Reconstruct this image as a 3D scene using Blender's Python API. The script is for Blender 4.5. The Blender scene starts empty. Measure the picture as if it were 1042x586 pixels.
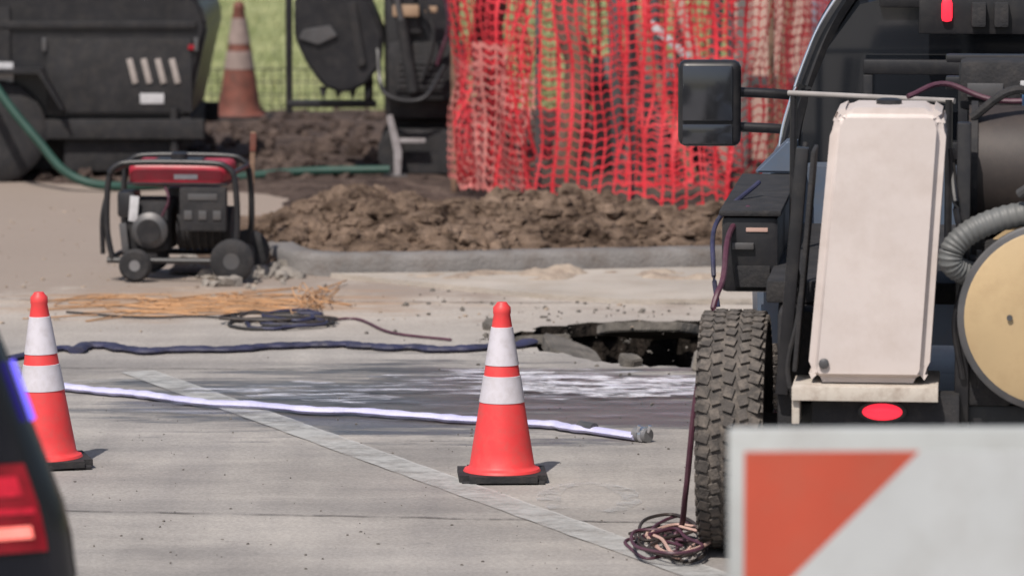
import bpy, bmesh, math, random
from mathutils import Vector, Matrix, noise
random.seed(7)
rad=math.radians
D=bpy.data; C=bpy.context
scene=C.scene

# ------------------------------------------------------------ materials
def nt(name):
    m=D.materials.new(name); m.use_nodes=True
    n=m.node_tree; b=n.nodes["Principled BSDF"]
    return m,n,b
def mat(name,col,rough=.6,metal=0,var=.25,scale=6,bump=.0,bscale=60,dirt=0,dirtcol=(.22,.19,.16),emis=None,estr=0,trans=0,spec=.5):
    m,n,b=nt(name); N=n.nodes; L=n.links
    tc=N.new('ShaderNodeTexCoord')
    no=N.new('ShaderNodeTexNoise'); no.inputs['Scale'].default_value=scale; no.inputs['Detail'].default_value=6
    L.new(tc.outputs['Object'],no.inputs['Vector'])
    cr=N.new('ShaderNodeValToRGB')
    cr.color_ramp.elements[0].position=.3; cr.color_ramp.elements[1].position=.7
    cr.color_ramp.elements[0].color=(*[c*(1-var) for c in col],1)
    cr.color_ramp.elements[1].color=(*[min(1,c*(1+var*.6)) for c in col],1)
    L.new(no.outputs['Fac'],cr.inputs['Fac'])
    out=cr.outputs['Color']
    if dirt>0:
        n2=N.new('ShaderNodeTexNoise'); n2.inputs['Scale'].default_value=scale*2.3; n2.inputs['Detail'].default_value=8; n2.inputs['Roughness'].default_value=.7
        L.new(tc.outputs['Object'],n2.inputs['Vector'])
        r2=N.new('ShaderNodeValToRGB'); r2.color_ramp.elements[0].position=.45; r2.color_ramp.elements[1].position=.72
        r2.color_ramp.elements[1].color=(dirt,dirt,dirt,1)
        L.new(n2.outputs['Fac'],r2.inputs['Fac'])
        mx=N.new('ShaderNodeMix'); mx.data_type='RGBA'
        L.new(r2.outputs['Color'],mx.inputs['Factor']); L.new(out,mx.inputs['A']); mx.inputs['B'].default_value=(*dirtcol,1)
        out=mx.outputs['Result']
    L.new(out,b.inputs['Base Color'])
    b.inputs['Roughness'].default_value=rough; b.inputs['Metallic'].default_value=metal
    b.inputs['Specular IOR Level'].default_value=spec
    if bump>0:
        n3=N.new('ShaderNodeTexNoise'); n3.inputs['Scale'].default_value=bscale; n3.inputs['Detail'].default_value=5
        L.new(tc.outputs['Object'],n3.inputs['Vector'])
        bp=N.new('ShaderNodeBump'); bp.inputs['Strength'].default_value=bump; bp.inputs['Distance'].default_value=.02
        L.new(n3.outputs['Fac'],bp.inputs['Height']); L.new(bp.outputs['Normal'],b.inputs['Normal'])
    if emis:
        b.inputs['Emission Color'].default_value=(*emis,1); b.inputs['Emission Strength'].default_value=estr
    if trans>0:
        o=[x for x in N if x.type=='OUTPUT_MATERIAL'][0]
        t=N.new('ShaderNodeBsdfTranslucent'); L.new(out,t.inputs['Color'])
        ms=N.new('ShaderNodeMixShader'); ms.inputs[0].default_value=trans
        L.new(b.outputs[0],ms.inputs[1]); L.new(t.outputs[0],ms.inputs[2]); L.new(ms.outputs[0],o.inputs['Surface'])
    return m

BLK=mat('black_paint',(.015,.015,.018),.4,0,.3,5,0,60,.3,(.075,.068,.062))
BLKM=mat('black_matte',(.018,.018,.021),.8,0,.35,7,.2,80,.4,(.065,.056,.05))
RUB=mat('tire_rubber',(.075,.067,.062),.9,0,.35,9,.3,90,.85,(.21,.18,.155))
STEEL=mat('grey_steel',(.26,.26,.27),.5,.5,.25,8,0,60,.4,(.14,.105,.09))
DSTEEL=mat('dark_steel',(.11,.11,.115),.5,.4,.3,8,0,60,.4,(.10,.08,.07))
CHR=mat('bright_trim',(.75,.76,.8),.2,.9,.05)
GLASS=mat('dark_glass',(.012,.014,.018),.06,0,.1,3,spec=.8)
MIRG=mat('mirror_glass',(.10,.105,.12),.12,.8,.1,3)
NAVYP=mat('blue_grey_paint',(.13,.17,.24),.3,.3,.15,4,0,60,.4,(.20,.18,.17))
ORG=mat('cone_orange',(.86,.065,.07),.5,0,.10,9,0,60,.4,(.52,.14,.12),trans=.12)
BAND=mat('reflective_white',(.60,.575,.63),.4,0,.08,10,0,60,.5,(.42,.38,.38))
OLDORG=mat('faded_cone_orange',(.17,.055,.038),.7,0,.4,9,0,60,.6,(.07,.05,.04))
OLDBAND=mat('faded_band',(.26,.20,.18),.7,0,.3,9)
TANKW=mat('tank_white',(.60,.535,.51),.5,0,.07,2.2,.05,20,.5,(.45,.375,.335))
CREAM=mat('cream_steel',(.55,.50,.44),.5,0,.1,6,0,60,.6,(.22,.15,.11))
TAN=mat('reel_tan',(.50,.37,.21),.45,0,.12,3,0,60,.4,(.33,.22,.12))
DRUM=mat('drum_brown',(.035,.027,.025),.6,0,.3,5,0,60,.4,(.08,.06,.05))
REDP=mat('generator_red',(.40,.022,.045),.4,0,.2,6,0,60,.4,(.14,.06,.06))
REDL=mat('red_led',(.6,.01,.02),.3,emis=(1,.03,.06),estr=1.3)
LAMPW=mat('hot_lamp',(.9,.2,.2),.3,0,.3,30,emis=(1,.22,.15),estr=1.0)
REDG=mat('red_lens',(.22,.006,.015),.12,0,.5,16,emis=(1,.02,.04),estr=.05)
REDB=mat('red_lens_bright',(.5,.012,.035),.2,0,.5,30,emis=(1,.03,.06),estr=.18)
BLUEREF=mat('blue_reflection_glow',(.02,.02,.3),.3,emis=(.16,.12,1),estr=1.5)  # emission imitates a blue police light reflected in the car body
LAVP=mat('lavender_post_glow',(.55,.55,.85),.4,0,.05,emis=(.35,.35,1),estr=.3)  # lavender colour with emission added to imitate a bright blue light
WOOD=mat('weathered_wood',(.20,.125,.085),.8,0,.4,10,.4,60)
BARK=mat('bark',(.17,.10,.08),.9,0,.45,12,.8,30)
NETM=mat('safety_net_orange_red',(.80,.045,.065),.5,0,.2,3,0,60,.35,(.72,.20,.20),trans=.25)
NETP=mat('safety_net_faded',(.74,.24,.22),.5,0,.25,3,0,60,.6,(.72,.55,.48),trans=.25)
HOSE_L=mat('lavender_hose',(.52,.51,.76),.6,0,.2,3,.3,60,.5,(.74,.74,.82))
HOSE_N=mat('navy_hose',(.028,.030,.075),.6,0,.4,8,.2,60,.5,(.085,.08,.09))
HOSE_G=mat('green_hose',(.02,.065,.05),.5,0,.2,8)
HOSE_M=mat('maroon_hose',(.08,.025,.045),.5,0,.3,8,0,60,.3,(.18,.12,.13))
HOSE_GR=mat('grey_hose',(.12,.125,.125),.55,0,.2,8,0,60,.3,(.18,.17,.16))
ROPE=mat('orange_cord',(.46,.25,.12),.8,0,.4,4,0,60,.7,(.34,.27,.20))
PEACH=mat('peach_panel',(.52,.34,.29),.7,0,.15,4,0,60,.4,(.36,.26,.22))
WALLG=mat('grey_wall',(.26,.25,.30),.8,0,.15,3,.2,30)
LABEL=mat('label_white',(.50,.50,.52),.5,0,.2,20)
CHALK=mat('barricade_frame',(.42,.44,.44),.5,0,.08,3,0,60,.5,(.31,.30,.29))
BWHITE=mat('barricade_white',(.49,.51,.52),.4,0,.08,2.5,0,60,.5,(.37,.37,.36))
BORG=mat('barricade_orange',(.48,.08,.045),.4,0,.15,2.5,0,60,.5,(.38,.11,.07))
KERB=mat('kerb_concrete',(.185,.175,.17),.9,0,.3,3,.5,50,.8,(.11,.088,.075))
RUBB=mat('rubble_stone',(.26,.235,.21),.9,0,.3,6,.5,40)
SLAB=mat('gutter_concrete',(.40,.36,.32),.85,0,.16,1.6,.3,50,.6,(.29,.24,.19))
ASPH=mat('broken_asphalt',(.13,.118,.105),.9,0,.45,8,.8,30)
GREYP=mat('worn_grey_paint',(.33,.31,.32),.5,0,.2,9,0,60,.6,(.12,.1,.09))
TANL=mat('tan_lens',(.35,.24,.16),.4)
PREF=mat('pale_reflector',(.36,.32,.30),.4,0,.2,10)
BLUEH=mat('blue_hose',(.10,.22,.42),.5)
RAILG=mat('rail_grey',(.30,.28,.27),.5)
LEAF=mat('leaf_green',(.07,.10,.03),.7)

def dirtmat(name,c1,c2,bs=1.0,sc=5):
    m,n,b=nt(name);N=n.nodes;L=n.links
    tc=N.new('ShaderNodeTexCoord')
    no=N.new('ShaderNodeTexNoise');no.inputs['Scale'].default_value=sc;no.inputs['Detail'].default_value=10;no.inputs['Roughness'].default_value=.68
    L.new(tc.outputs['Object'],no.inputs['Vector'])
    cr=N.new('ShaderNodeValToRGB');cr.color_ramp.elements[0].position=.36;cr.color_ramp.elements[1].position=.66
    cr.color_ramp.elements[0].color=(*c1,1);cr.color_ramp.elements[1].color=(*c2,1)
    L.new(no.outputs['Fac'],cr.inputs['Fac']);L.new(cr.outputs['Color'],b.inputs['Base Color'])
    b.inputs['Roughness'].default_value=.95;b.inputs['Specular IOR Level'].default_value=.1
    bp=N.new('ShaderNodeBump');bp.inputs['Strength'].default_value=bs;bp.inputs['Distance'].default_value=.05
    n2=N.new('ShaderNodeTexNoise');n2.inputs['Scale'].default_value=22;n2.inputs['Detail'].default_value=8
    L.new(tc.outputs['Object'],n2.inputs['Vector'])
    L.new(n2.outputs['Fac'],bp.inputs['Height']);L.new(bp.outputs['Normal'],b.inputs['Normal'])
    return m
DIRT=dirtmat('excavated_soil',(.045,.030,.022),(.25,.18,.135),1.0,4)
SOIL=dirtmat('bare_soil',(.035,.026,.024),(.14,.105,.09))
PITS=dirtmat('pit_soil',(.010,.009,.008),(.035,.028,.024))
SAND=dirtmat('sand_spill',(.24,.19,.155),(.42,.35,.285),.5,6)
FIELD=dirtmat('field_grass',(.19,.22,.09),(.36,.38,.20),.6,1.2)
def bladesmat():
    m,n,b=nt('grass_blades');N=n.nodes;L=n.links
    oi=N.new('ShaderNodeTexCoord');no=N.new('ShaderNodeTexNoise');no.inputs['Scale'].default_value=1.0;no.inputs['Detail'].default_value=8
    L.new(oi.outputs['Object'],no.inputs['Vector'])
    cr=N.new('ShaderNodeValToRGB');cr.color_ramp.elements[0].position=.35;cr.color_ramp.elements[1].position=.65
    cr.color_ramp.elements[0].color=(.20,.24,.10,1);cr.color_ramp.elements[1].color=(.40,.40,.22,1)
    L.new(no.outputs['Fac'],cr.inputs['Fac']);L.new(cr.outputs['Color'],b.inputs['Base Color']);b.inputs['Roughness'].default_value=.8
    return m
BLADE=bladesmat()

def roadmat():
    m,n,b=nt('road_concrete');N=n.nodes;L=n.links
    tc=N.new('ShaderNodeTexCoord');O=tc.outputs['Object']
    def noi(s,d=8,r=.6,vec=O):
        x=N.new('ShaderNodeTexNoise');x.inputs['Scale'].default_value=s;x.inputs['Detail'].default_value=d;x.inputs['Roughness'].default_value=r
        L.new(vec,x.inputs['Vector']);return x.outputs['Fac']
    def ramp(f,p0,p1,c0,c1):
        r=N.new('ShaderNodeValToRGB');r.color_ramp.elements[0].position=p0;r.color_ramp.elements[1].position=p1
        r.color_ramp.elements[0].color=(*c0,1);r.color_ramp.elements[1].color=(*c1,1);L.new(f,r.inputs['Fac']);return r.outputs['Color']
    def mix(f,a,bb,mode='MIX'):
        x=N.new('ShaderNodeMix');x.data_type='RGBA';x.blend_type=mode
        if isinstance(f,float): x.inputs['Factor'].default_value=f
        else: L.new(f,x.inputs['Factor'])
        for k,v in (('A',a),('B',bb)):
            if isinstance(v,tuple): x.inputs[k].default_value=(*v,1)
            else: L.new(v,x.inputs[k])
        return x.outputs['Result']
    def math_(op,a,bv,clamp=False):
        x=N.new('ShaderNodeMath');x.operation=op;x.use_clamp=clamp
        for i,v in enumerate((a,bv)):
            if isinstance(v,(int,float)): x.inputs[i].default_value=v
            else: L.new(v,x.inputs[i])
        return x.outputs[0]
    base=ramp(noi(.9,10,.65),.32,.68,(.275,.258,.243),(.395,.372,.35))
    mp=N.new('ShaderNodeMapping');mp.inputs['Scale'].default_value=(.35,1.6,1);mp.inputs['Rotation'].default_value=(0,0,rad(6));L.new(O,mp.inputs['Vector'])
    st=ramp(noi(1.6,9,.6,mp.outputs[0]),.35,.65,(.80,.80,.81),(1.10,1.09,1.08))
    base=mix(1.0,base,st,'MULTIPLY')
    mpt=N.new('ShaderNodeMapping');mpt.inputs['Scale'].default_value=(1.8,.16,1);mpt.inputs['Rotation'].default_value=(0,0,rad(-22));L.new(O,mpt.inputs['Vector'])
    base=mix(1.0,base,ramp(noi(1.1,6,.55,mpt.outputs[0]),.38,.62,(.84,.84,.85),(1.05,1.05,1.04)),'MULTIPLY')
    sp=ramp(noi(70,3,.6),.35,.65,(.84,.84,.84),(1.10,1.10,1.10))
    base=mix(1.0,base,sp,'MULTIPLY')
    stain=ramp(noi(3.1,8,.7),.60,.72,(0,0,0),(.45,.45,.45))
    base=mix(stain,base,(.19,.175,.165))
    drip=ramp(noi(11,3,.5),.70,.76,(0,0,0),(.5,.5,.5))
    base=mix(drip,base,(.12,.11,.105))
    sep=N.new('ShaderNodeSeparateXYZ');L.new(O,sep.inputs[0])
    d=math_('MULTIPLY',math_('SUBTRACT',math_('ADD',sep.outputs['Y'],math_('MULTIPLY',noi(1.2),1.6)),24.4),.5,True)
    d=math_('MULTIPLY',d,.75)
    base=mix(d,base,mix(1.0,(.45,.395,.345),sp,'MULTIPLY'))
    m3=math_('MULTIPLY',math_('SUBTRACT',math_('ADD',sep.outputs['Y'],math_('MULTIPLY',noi(2.0,9,.7),6.0)),28.2),.8,True)
    base=mix(math_('MULTIPLY',m3,.7),base,(.22,.17,.14))
    # rust-coloured mud smear under the cords
    mp4=N.new('ShaderNodeMapping');mp4.inputs['Location'].default_value=(1.55/1.1,-25.7/.75,0);mp4.inputs['Scale'].default_value=(1/1.1,1/.75,0);L.new(O,mp4.inputs['Vector'])
    l4=N.new('ShaderNodeVectorMath');l4.operation='LENGTH';L.new(mp4.outputs[0],l4.inputs[0])
    w4=math_('MULTIPLY',math_('SUBTRACT',1.1,math_('ADD',l4.outputs['Value'],math_('MULTIPLY',math_('SUBTRACT',noi(4,9,.7,mp.outputs[0]),.5),3.2))),1.6,True)
    base=mix(math_('MULTIPLY',w4,.7),base,(.34,.215,.13))
    # wet zone
    mp2=N.new('ShaderNodeMapping');mp2.inputs['Location'].default_value=(.15/1.6,-21.85/1.15,0);mp2.inputs['Scale'].default_value=(1/1.6,1/1.15,0);L.new(O,mp2.inputs['Vector'])
    ln=N.new('ShaderNodeVectorMath');ln.operation='LENGTH';L.new(mp2.outputs[0],ln.inputs[0])
    w=math_('SUBTRACT',1.2,math_('ADD',ln.outputs['Value'],math_('MULTIPLY',math_('SUBTRACT',noi(2.6,9,.7,mp.outputs[0]),.5),3.4)))
    w=math_('MULTIPLY',w,2.2,True)
    wet=mix(1.0,ramp(noi(2.0,6,.6,mp.outputs[0]),.35,.65,(.050,.056,.064),(.135,.125,.122)),sp,'MULTIPLY')
    col=mix(math_('MULTIPLY',w,.90),base,wet)
    L.new(col,b.inputs['Base Color'])
    L.new(math_('SUBTRACT',.88,math_('MULTIPLY',w,.58)),b.inputs['Roughness'])
    bp=N.new('ShaderNodeBump');bp.inputs['Strength'].default_value=.35;bp.inputs['Distance'].default_value=.01
    L.new(noi(90,4),bp.inputs['Height']);L.new(bp.outputs['Normal'],b.inputs['Normal'])
    return m
ROAD=roadmat()
def wornmat(name,col,thr0,thr1,scale,stretch=(1,1,1),rough=.6,amax=1.0,bump=0):
    m,n,b=nt(name);N=n.nodes;L=n.links
    tc=N.new('ShaderNodeTexCoord');mp=N.new('ShaderNodeMapping');mp.inputs['Scale'].default_value=stretch
    L.new(tc.outputs['Object'],mp.inputs['Vector'])
    no=N.new('ShaderNodeTexNoise');no.inputs['Scale'].default_value=scale;no.inputs['Detail'].default_value=9;no.inputs['Roughness'].default_value=.72
    L.new(mp.outputs[0],no.inputs['Vector'])
    cr=N.new('ShaderNodeValToRGB');cr.color_ramp.elements[0].position=thr0;cr.color_ramp.elements[1].position=thr1
    cr.color_ramp.elements[1].color=(amax,amax,amax,1)
    L.new(no.outputs['Fac'],cr.inputs['Fac']);L.new(cr.outputs['Color'],b.inputs['Alpha'])
    b.inputs['Base Color'].default_value=(*col,1);b.inputs['Roughness'].default_value=rough
    if bump:
        bp=N.new('ShaderNodeBump');bp.inputs['Strength'].default_value=bump;bp.inputs['Distance'].default_value=.03
        L.new(no.outputs['Fac'],bp.inputs['Height']);L.new(bp.outputs['Normal'],b.inputs['Normal'])
    return m
PAINT=wornmat('worn_white_paint',(.50,.50,.49),.25,.58,5,amax=.75)
PAINT2=wornmat('very_worn_paint',(.46,.46,.46),.42,.68,7,amax=.7)
FOAM=wornmat('foaming_water',(.82,.83,.90),.43,.60,7.5,(.8,1.2,1),.35,.95,.6)
FOAM2=wornmat('foam_streaks',(.74,.75,.85),.50,.64,5,(.6,2.2,1),.3,.85,.4)
SHEEN=wornmat('thin_running_water',(.34,.36,.44),.50,.70,2.6,(.7,2.6,1),.15,.6,.2)
JOINT=wornmat('joint_tar',(.12,.11,.105),.38,.6,5,(1,1,1),.8,.8)

# ------------------------------------------------------------ geometry helpers
def empty(name,loc=(0,0,0),rz=0):
    e=D.objects.new(name,None); e.location=loc; e.rotation_euler=(0,0,rz); C.collection.objects.link(e); return e
def link(name,me,m,parent=None):
    if m: me.materials.append(m)
    o=D.objects.new(name,me); C.collection.objects.link(o)
    if parent: o.parent=parent
    return o
def fin(name,bm,m,parent=None,smooth=False):
    bmesh.ops.recalc_face_normals(bm,faces=bm.faces)
    me=D.meshes.new(name); bm.to_mesh(me); bm.free()
    if smooth:
        me.shade_smooth()
        try: me.set_sharp_from_angle(angle=rad(40))
        except Exception: pass
    return link(name,me,m,parent)
def box(name,parent,m,c,s,bev=.0,rot=(0,0,0),seg=2):
    bm=bmesh.new(); bmesh.ops.create_cube(bm,size=1)
    bmesh.ops.scale(bm,vec=s,verts=bm.verts)
    if bev>0: bmesh.ops.bevel(bm,geom=bm.edges[:],offset=min(bev,min(s)*.45),segments=seg,affect='EDGES',profile=.6)
    o=fin(name,bm,m,parent,bev>0); o.location=c; o.rotation_euler=rot; return o
def B(name,parent,m,x0,x1,y0,y1,z0,z1,bev=.0,**k):
    return box(name,parent,m,((x0+x1)/2,(y0+y1)/2,(z0+z1)/2),(x1-x0,y1-y0,z1-z0),bev,**k)
def lathe(name,parent,m,prof,loc=(0,0,0),axis='Z',seg=40,rot=None):
    bm=bmesh.new(); rings=[]
    for r,z in prof:
        rings.append([bm.verts.new((r*math.cos(2*math.pi*i/seg),r*math.sin(2*math.pi*i/seg),z)) for i in range(seg)])
    for a,b_ in zip(rings,rings[1:]):
        for i in range(seg): bm.faces.new((a[i],a[(i+1)%seg],b_[(i+1)%seg],b_[i]))
    bm.faces.new(rings[0]); bm.faces.new(rings[-1])
    o=fin(name,bm,m,parent,True); o.location=loc
    if axis=='X': o.rotation_euler=(0,rad(90),0)
    if axis=='Y': o.rotation_euler=(rad(-90),0,0)
    if rot: o.rotation_euler=rot
    return o
def cyl(name,parent,m,p0,p1,r,r1=None,seg=20):
    p0=Vector(p0);p1=Vector(p1);r1=r if r1 is None else r1
    bm=bmesh.new(); bmesh.ops.create_cone(bm,cap_ends=True,segments=seg,radius1=r,radius2=r1,depth=(p1-p0).length)
    o=fin(name,bm,m,parent,True); o.location=(p0+p1)/2
    o.rotation_mode='QUATERNION'; o.rotation_quaternion=(p1-p0).to_track_quat('Z','Y'); return o
def catmull(P,n=8):
    P=[Vector(p) for p in P]; P=[P[0]*2-P[1]]+P+[P[-1]*2-P[-2]]; out=[]
    for i in range(1,len(P)-2):
        a,b_,c,d=P[i-1:i+3]
        for k in range(n):
            t=k/n; out.append(.5*((2*b_)+(c-a)*t+(2*a-5*b_+4*c-d)*t*t+(3*b_-a-3*c+d)*t**3))
    out.append(P[-2]); return out
def addtube(bm,P,r,seg=8,flat=1.0,rf=None):
    rings=[]
    for i,p in enumerate(P):
        t=(P[min(i+1,len(P)-1)]-P[max(i-1,0)])
        if t.length<1e-7: t=Vector((0,1,0))
        t.normalize()
        up=Vector((0,0,1)) if abs(t.z)<.95 else Vector((0,1,0))
        s=t.cross(up).normalized(); u=s.cross(t).normalized()
        rr=r if rf is None else r*rf(i)
        rings.append([bm.verts.new(p+s*rr*math.cos(2*math.pi*k/seg)+u*rr*flat*math.sin(2*math.pi*k/seg)) for k in range(seg)])
    for a,b_ in zip(rings,rings[1:]):
        for k in range(seg): bm.faces.new((a[k],a[(k+1)%seg],b_[(k+1)%seg],b_[k]))
    bm.faces.new(rings[0]);bm.faces.new(rings[-1])
def tube(name,parent,m,pts,r,seg=10,flat=1.0,n=8,rf=None,smooth=True):
    bm=bmesh.new(); P=catmull(pts,n) if smooth else [Vector(p) for p in pts]
    addtube(bm,P,r,seg,flat,rf); return fin(name,bm,m,parent,True)
def extr(name,parent,m,prof,y0,y1,bev=0,plane='XZ'):
    bm=bmesh.new()
    if plane=='XZ': f=lambda a,c,y:(a,y,c)
    elif plane=='YZ': f=lambda a,c,y:(y,a,c)
    else: f=lambda a,c,y:(a,c,y)
    A=[bm.verts.new(f(a,c,y0)) for a,c in prof]; Bv=[bm.verts.new(f(a,c,y1)) for a,c in prof]
    bm.faces.new(A);bm.faces.new(Bv);n=len(prof)
    for i in range(n): bm.faces.new((A[i],A[(i+1)%n],Bv[(i+1)%n],Bv[i]))
    bmesh.ops.recalc_face_normals(bm,faces=bm.faces)
    if bev>0: bmesh.ops.bevel(bm,geom=bm.edges[:],offset=bev,segments=3,affect='EDGES')
    return fin(name,bm,m,parent,bev>0)
def sheet(name,m,poly,z,parent=None):
    bm=bmesh.new(); bm.faces.new([bm.verts.new((x,y,z)) for x,y in poly])
    return fin(name,bm,m,parent)
def holed(name,m,outer,hole,z):
    bm=bmesh.new(); E=[]
    for lp in (outer,hole):
        V=[bm.verts.new((x,y,z)) for x,y in lp]
        for i in range(len(V)): E.append(bm.edges.new((V[i],V[(i+1)%len(V)])))
    bmesh.ops.triangle_fill(bm,use_beauty=True,use_dissolve=False,edges=E,normal=(0,0,1))
    me=D.meshes.new(name)
    for f in bm.faces:
        if f.normal.z<0: f.normal_flip()
    bm.to_mesh(me);bm.free(); return link(name,me,m)

# ------------------------------------------------------------ ground and road
hole0=[(-.16,24.12),(.0,24.3),(.12,24.58),(.35,24.80),(.7,24.90),(1.15,24.86),(1.6,24.7),(1.65,23.3),(1.25,23.05),(.8,22.98),(.48,23.15),(.30,23.5),(.06,23.75),(-.02,24.0)]
hole=[]
for i,(x,y) in enumerate(hole0):
    x2,y2=hole0[(i+1)%len(hole0)]
    for k in range(6):
        t=k/6; hole.append((x+(x2-x)*t+random.uniform(-.03,.03),y+(y2-y)*t+random.uniform(-.07,.07)))
holed('ground',FIELD,[(-600,-200),(600,-200),(600,1200),(-600,1200)],hole,0)
holed('road',ROAD,[(-60,-30),(60,-30),(60,31.9),(20,31.8),(3,31.5),(-.5,31.7),(-2,32.3),(-3,33.6),(-60,34.6)],hole,.004)
pit=empty('excavation_pit')
bm=bmesh.new(); rows=[]
for z,sh in ((.0035,0),(-.06,.005),(-.09,-.02),(-.3,.02),(-.55,.0),(-.8,.08)):
    cx,cy=.8,24.0; row=[]
    for (x,y) in hole:
        j=random.uniform(-.02,.02) if z<0 else 0
        row.append(bm.verts.new((x+(cx-x)*(sh+j),y+(cy-y)*(sh+j),z)))
    rows.append(row)
for a,b_ in zip(rows,rows[1:]):
    for i in range(len(a)): bm.faces.new((a[i],a[(i+1)%len(a)],b_[(i+1)%len(a)],b_[i]))
bm.faces.new(rows[-1]); fin('pit_walls',bm,PITS,pit)
def slab(name,parent,cx,cy,cz,rx,ry,th,rot,m,n=9):
    pr=[(rx*math.cos(a)*random.uniform(.7,1.15),ry*math.sin(a)*random.uniform(.7,1.15)) for a in [2*math.pi*i/n+random.uniform(-.2,.2) for i in range(n)]]
    o=extr(name,parent,m,pr,-th/2,th/2,.006,'XY'); o.location=(cx,cy,cz); o.rotation_euler=rot; return o
slab('asphalt_slab',pit,.30,23.75,-.03,.16,.34,.06,(rad(7),rad(14),.3),ASPH)
slab('asphalt_slab',pit,.16,24.25,-.02,.10,.16,.05,(rad(-4),rad(10),1.3),ASPH)
slab('asphalt_slab',pit,.72,24.70,-.02,.30,.14,.05,(rad(-16),rad(2),.1),ASPH)
slab('asphalt_chunk',pit,.93,22.92,.03,.10,.12,.08,(.1,.2,.4),RUBB)
slab('asphalt_chunk',pit,.56,23.05,.025,.05,.06,.05,(.2,-.2,1.4),ASPH)
slab('asphalt_chunk',pit,-.1,24.5,.025,.05,.07,.04,(.2,-.2,.4),ASPH)

def strip(bm,pts,w,z,j=.25):
    P=[Vector((x,y,z)) for x,y in pts]; prev=None
    for i,p in enumerate(P):
        t=(P[min(i+1,len(P)-1)]-P[max(i-1,0)]).normalized(); s=Vector((-t.y,t.x,0))*w/2*random.uniform(1-j,1+j)
        cur=(bm.verts.new(p-s),bm.verts.new(p+s))
        if prev: bm.faces.new((prev[0],cur[0],cur[1],prev[1]))
        prev=cur
def jit(a,b_,n,j):
    return [(a[0]+(b_[0]-a[0])*i/n+random.uniform(-j,j),a[1]+(b_[1]-a[1])*i/n+random.uniform(-j,j)) for i in range(n+1)]
bm=bmesh.new()
strip(bm,jit((-9,19.55),(9,17.2),160,.012),.022,.008)
strip(bm,jit((-9,23.3),(9,22.4),160,.012),.018,.008)
strip(bm,jit((-9,15.6),(9,13.2),120,.012),.03,.008)
strip(bm,jit((-9,26.2),(9,25.2),120,.015),.025,.008)
strip(bm,jit((-2.9,12),(-4.6,32),120,.012),.03,.0085)
fin('road_joints',bm,JOINT)
bm=bmesh.new()
strip(bm,jit((-1.75,22.8),(.30,18.0),40,.003),.17,.010,.04)
strip(bm,jit((.30,18.0),(1.6,15.0),20,.003),.17,.010,.04)
fin('painted_line',bm,PAINT)
bm=bmesh.new()
strip(bm,[( .30+.16*math.cos(t*.3),18.9+.38*math.sin(t*.3)) for t in range(-4,14)],.08,.0095)
strip(bm,jit((-4.5,21.6),(-1.5,22.6),30,.004),.12,.0095)
fin('painted_mark',bm,PAINT2)

def blob(cx,cy,rx,ry,n=60,sh=0):
    pts=[]
    for i in range(n):
        a=2*math.pi*i/n; r=1+.2*math.sin(3*a+1+sh)+.12*math.sin(7*a+sh)+random.uniform(-.14,.14)
        pts.append((cx+rx*r*math.cos(a),cy+ry*r*math.sin(a)-.12*math.cos(a)))
    return pts
wp=empty('water_puddle')
sheet('runoff',SHEEN,blob(-.05,21.75,1.5,.75,60,2),.016,wp)
sheet('foam',FOAM,blob(.52,22.25,.80,.36),.020,wp)
sheet('foam_streaks',FOAM2,blob(.35,22.25,1.05,.50,60,1),.024,wp)
sheet('foam_streaks',FOAM2,blob(-.95,21.95,.45,.30,60,3),.024,wp)

# ---- kerb + gutter
kerb=empty('kerb')
path=[(-1.35,28.9),(-1.42,28.2),(-1.38,27.6),(-1.22,27.15),(-.95,26.98),(-.5,27.02),(0,27.1),(.6,27.22),(1.3,27.35),(2.2,27.5),(4,27.75),(9,28.4),(18,29.5)]
P=catmull([(x,y,0) for x,y in path],10)
sec=[(0,-.12),(0,.090),(-.010,.115),(-.030,.127),(-.15,.129),(-.17,.115),(-.17,-.12)]
bm=bmesh.new(); rings=[]
for i,p in enumerate(P):
    t=(P[min(i+1,len(P)-1)]-P[max(i-1,0)]).normalized(); s=Vector((t.y,-t.x,0))
    rings.append([bm.verts.new(p+s*(a+random.uniform(-.002,.002))+Vector((0,0,z+random.uniform(-.002,.002)))) for a,z in sec])
for a,b_ in zip(rings,rings[1:]):
    for k in range(len(sec)-1): bm.faces.new((a[k],a[k+1],b_[k+1],b_[k]))
bm.faces.new(rings[0]);bm.faces.new(rings[-1])
fin('kerb_stone',bm,KERB,kerb,True)
gp=[(-1.0,26.94),(-.5,26.98),(0,27.06),(.6,27.18),(1.3,27.31),(2.2,27.46),(4,27.71),(9,28.36),(18,29.4),(18,27.6),(4,26.2),(1.2,25.65),(.6,25.65),(.1,25.95),(-.5,26.5)]
extr('gutter_apron',kerb,SLAB,gp,-.05,.03,.0,'XY')

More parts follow.
